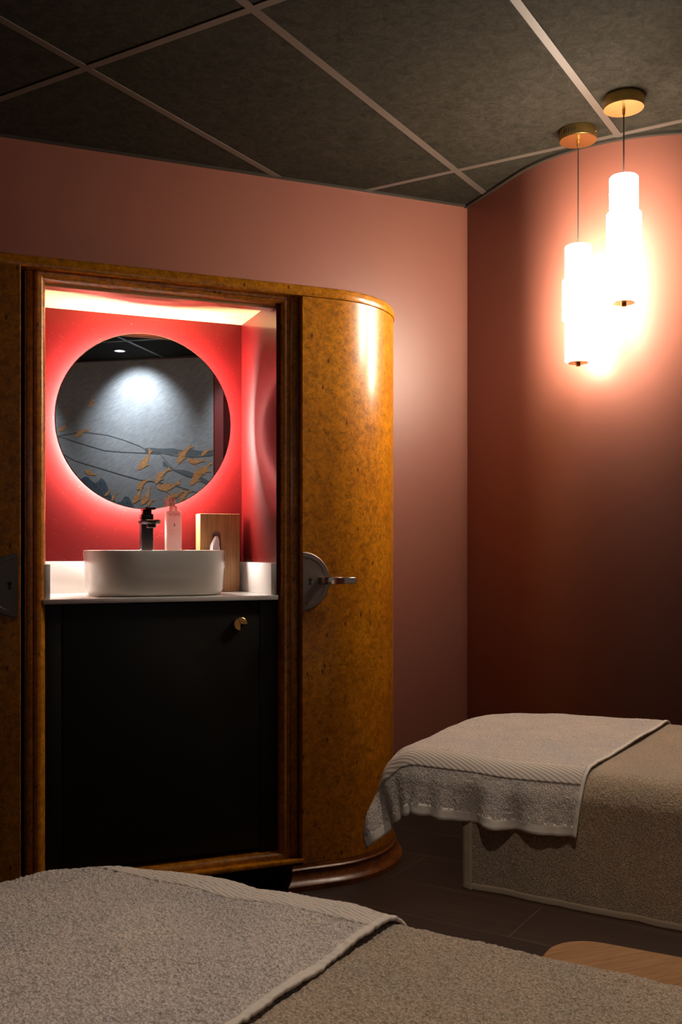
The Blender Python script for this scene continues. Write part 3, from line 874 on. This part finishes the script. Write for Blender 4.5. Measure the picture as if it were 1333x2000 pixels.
dobj('hem', strip_mesh(PF, fs, .178, 1.86, WF + .188, WF + .201, 120, 3, .0040, 0, .0008), M['hem_beige'], sh, .002)
dobj('hem', strip_mesh(PF, fs, .177, .196, WF - .02, WF + .202, 3, 60, .0042, 0, .0008), M['hem_beige'], sh, .003)

ft = cloth(PF, WF, TOP + .006, 0, 0, 0, 0, 0, 7.1, 0, wav=.019, big=.005, r=.052, flare=.27, skew=-.05, lift=.9, rf=.09)
set_sign(PF, ft, .3, .3)
UA, UB, VA, VB = -.105, .420, -.10, .700
bm = terry_mesh(PF, ft, UA + .01, UB - .006, VA, VB - .018, .0045, .0007, .004, 2, 330)
tw = tag(solid(obj('towel', bm, M['terry_white'], None, 0, PF(.2, WF / 2, TOP)), .004), 'cream towel draped over the end of the far treatment table', 'towel')
dobj('hem', strip_mesh(PF, ft, UA, UB, VB - .020, VB, 120, 4, .0038, 0, .0010), M['hem'], tw, .002)
dobj('hem', strip_mesh(PF, ft, UA, UA + .012, VA, VB, 3, 160, .0038, 0, .0010), M['hem'], tw, .002)
dobj('hem', strip_mesh(PF, ft, UB - .007, UB, VA, VB, 3, 200, .0044, 0, .0012), M['hem'], tw, .003)
M['band_far'] = banded('woven_band', (.56, .47, .40), R(-50 + 32))
dobj('woven_band', strip_mesh(PF, ft, UA + .01, UB - .006, WF - .040, WF + .000, 160, 14, .0050), M['band_far'], tw, .002)

# near table
WN = .66
PN = table((.162, 1.340), R(-53), WN, 1.85, TOP, 'near treatment table in the foreground below the camera')
fs = cloth(PN, WN, TOP, 0, 0, 0, 0, 0, 4.3, 0, wav=.004, big=.003, r=.055)
set_sign(PN, fs, .8, .3)
def visible_fine(P, f, a0, a1, b0, b1, *k): return terry_mesh(P, f, a0, a1, b0, b1, *k)
bm = terry_mesh(PN, fs, .34, 1.05, -.16, WN + .10, .0018, .0017, .003, 3, 330)
sh = tag(solid(obj('bed_sheet', bm, M['terry_beige'], None, 0, PN(.9, WN / 2, TOP)), .003), 'beige terry sheet on the near treatment table, right of the foreground towel', 'sheet')
ft = cloth(PN, WN, TOP + .006, 0, 0, 0, 0, 0, 9.4, 0, wav=.008, big=.010, r=.060, flare=.4)
set_sign(PN, ft, .3, .3)
UA, UB, VA, VB = -.12, .507, -.075, WN + .10
bm = terry_mesh(PN, ft, UA, UB - .008, VA + .01, VB, .0018, .0019, .004, 4, 330)
tw = tag(solid(obj('towel', bm, M['terry_white'], None, 0, PN(.2, WN / 2, TOP)), .005), 'cream towel spread across the end of the near treatment table in the foreground', 'towel')
dobj('hem', strip_mesh(PN, ft, UB - .009, UB, VA, VB, 5, 420, .0052, 0, .0018), M['hem'], tw, .004)
dobj('hem', strip_mesh(PN, ft, UA, UB, VA, VA + .014, 160, 3, .0050, 0, .0012), M['hem'], tw, .005)
M['band_near'] = banded('woven_band_near', (.56, .48, .41), R(-53 + 35))
dobj('woven_band', strip_mesh(PN, ft, UA + .01, UB - .008, .040, .085, 260, 20, .0050, 0, .0012), M['band_near'], tw, .002)

# ------------------------------------------------------------------ stool
PS = frame_of((1.232, 2.079), R(-50))
st = empty('stool', PS(.62, .87, 0), 'low wooden stool with rounded seat between the two treatment tables', 'stool')
obj('seat', prism_round(PS, .375, .80, .703, 1.02, .395, .42, .075, .006), M['stool_wood'], st, 50)
for (u, v) in ((.45, .765), (.725, .765), (.45, .955), (.725, .955)):
    bm = B(); c0 = PS(u, v, .396); c1 = PS(u + (.02 if u > .6 else -.02), v + (.02 if v > .86 else -.02), 0)
    tube(bm, [c1, c0], .014, 14); obj('leg', bm, M['stool_wood'], st)

# ------------------------------------------------------------------ recessed downlights, some unseen and added to brighten the room
def downlight(x, y, label, energy, tilt, az, col, size=R(80), blend=.8):
    d = empty('downlight', (x, y, HZ), label, 'ceiling light')
    bm = B(); n = 40
    rings = [[(x + r_ * math.cos(2 * PI * k / n), y + r_ * math.sin(2 * PI * k / n), z) for k in range(n)] for r_, z in ((.046, HZ + .003), (.046, HZ - .003), (.036, HZ - .004), (.034, HZ - .001))]
    vr = [[bm.verts.new(p) for p in r_] for r_ in rings]
    for a, b_ in zip(vr, vr[1:]):
        for i in range(n): bm.faces.new((a[i], a[(i + 1) % n], b_[(i + 1) % n], b_[i]))
    obj('trim_ring', bm, M['frame_dark'], d)
    bm = B(); lathe(bm, x, y, [(.034, HZ - .0005), (.034, HZ - .0015)], 40); obj('lens', bm, M['down'], d)
    li = bpy.data.lights.new('downlight_beam', 'SPOT'); li.energy = energy; li.color = col; li.spot_size = size; li.spot_blend = blend; li.shadow_soft_size = .03
    lo = bpy.data.objects.new('downlight_beam', li); lo.parent = d; lo.location = (0, 0, -.02)
    dv = Vector((math.sin(tilt) * math.cos(az), math.sin(tilt) * math.sin(az), -math.cos(tilt)))
    lo.rotation_euler = dv.to_track_quat('-Z', 'Y').to_euler(); C.objects.link(lo)
cool = (.86, .94, 1.); azm = MA - PI / 2
g_ = 'recessed downlights in front of the mural'
downlight(1.160, -.610, 'recessed downlight washing the fish mural, seen in the round mirror', 40, R(40), azm, cool, R(92), .9)
p2 = Vector((1.160, -.610, 0)) + mt * .86
downlight(p2.x, p2.y, 'recessed downlight nearest the right end of the fish mural', 20, R(40), azm, cool)
p3 = Vector((1.160, -.610, 0)) - mt * 1.0
downlight(p3.x, p3.y, 'added unseen downlight left of the mural wash, for front bounce light', 30, R(40), azm, cool)  # unseen, added on the same line; its bounce lifts the basin front
downlight(.30, .30, 'added unseen downlight brightening the near treatment table', 60, R(14), R(60), (1., .86, .72), R(62), 1.)  # added lamp out of view, brightens the near towel and sheet

downlight(1.06, 1.60, 'added unseen downlight brightening the far treatment table', 58, R(6), R(20), (1., .84, .68), R(48), 1.)  # extra spot, unseen, put in to lift the far towel
# ------------------------------------------------------------------ world and view
w = bpy.data.worlds.new('world'); bpy.context.scene.world = w; w.use_nodes = True
w.node_tree.nodes['Background'].inputs['Color'].default_value = (.02, .015, .012, 1)
w.node_tree.nodes['Background'].inputs['Strength'].default_value = .5
vs_ = bpy.context.scene.view_settings
vs_.view_transform = 'Standard'; vs_.look = 'None'; vs_.exposure = 0.0; vs_.gamma = 1; vs_.use_curve_mapping = False
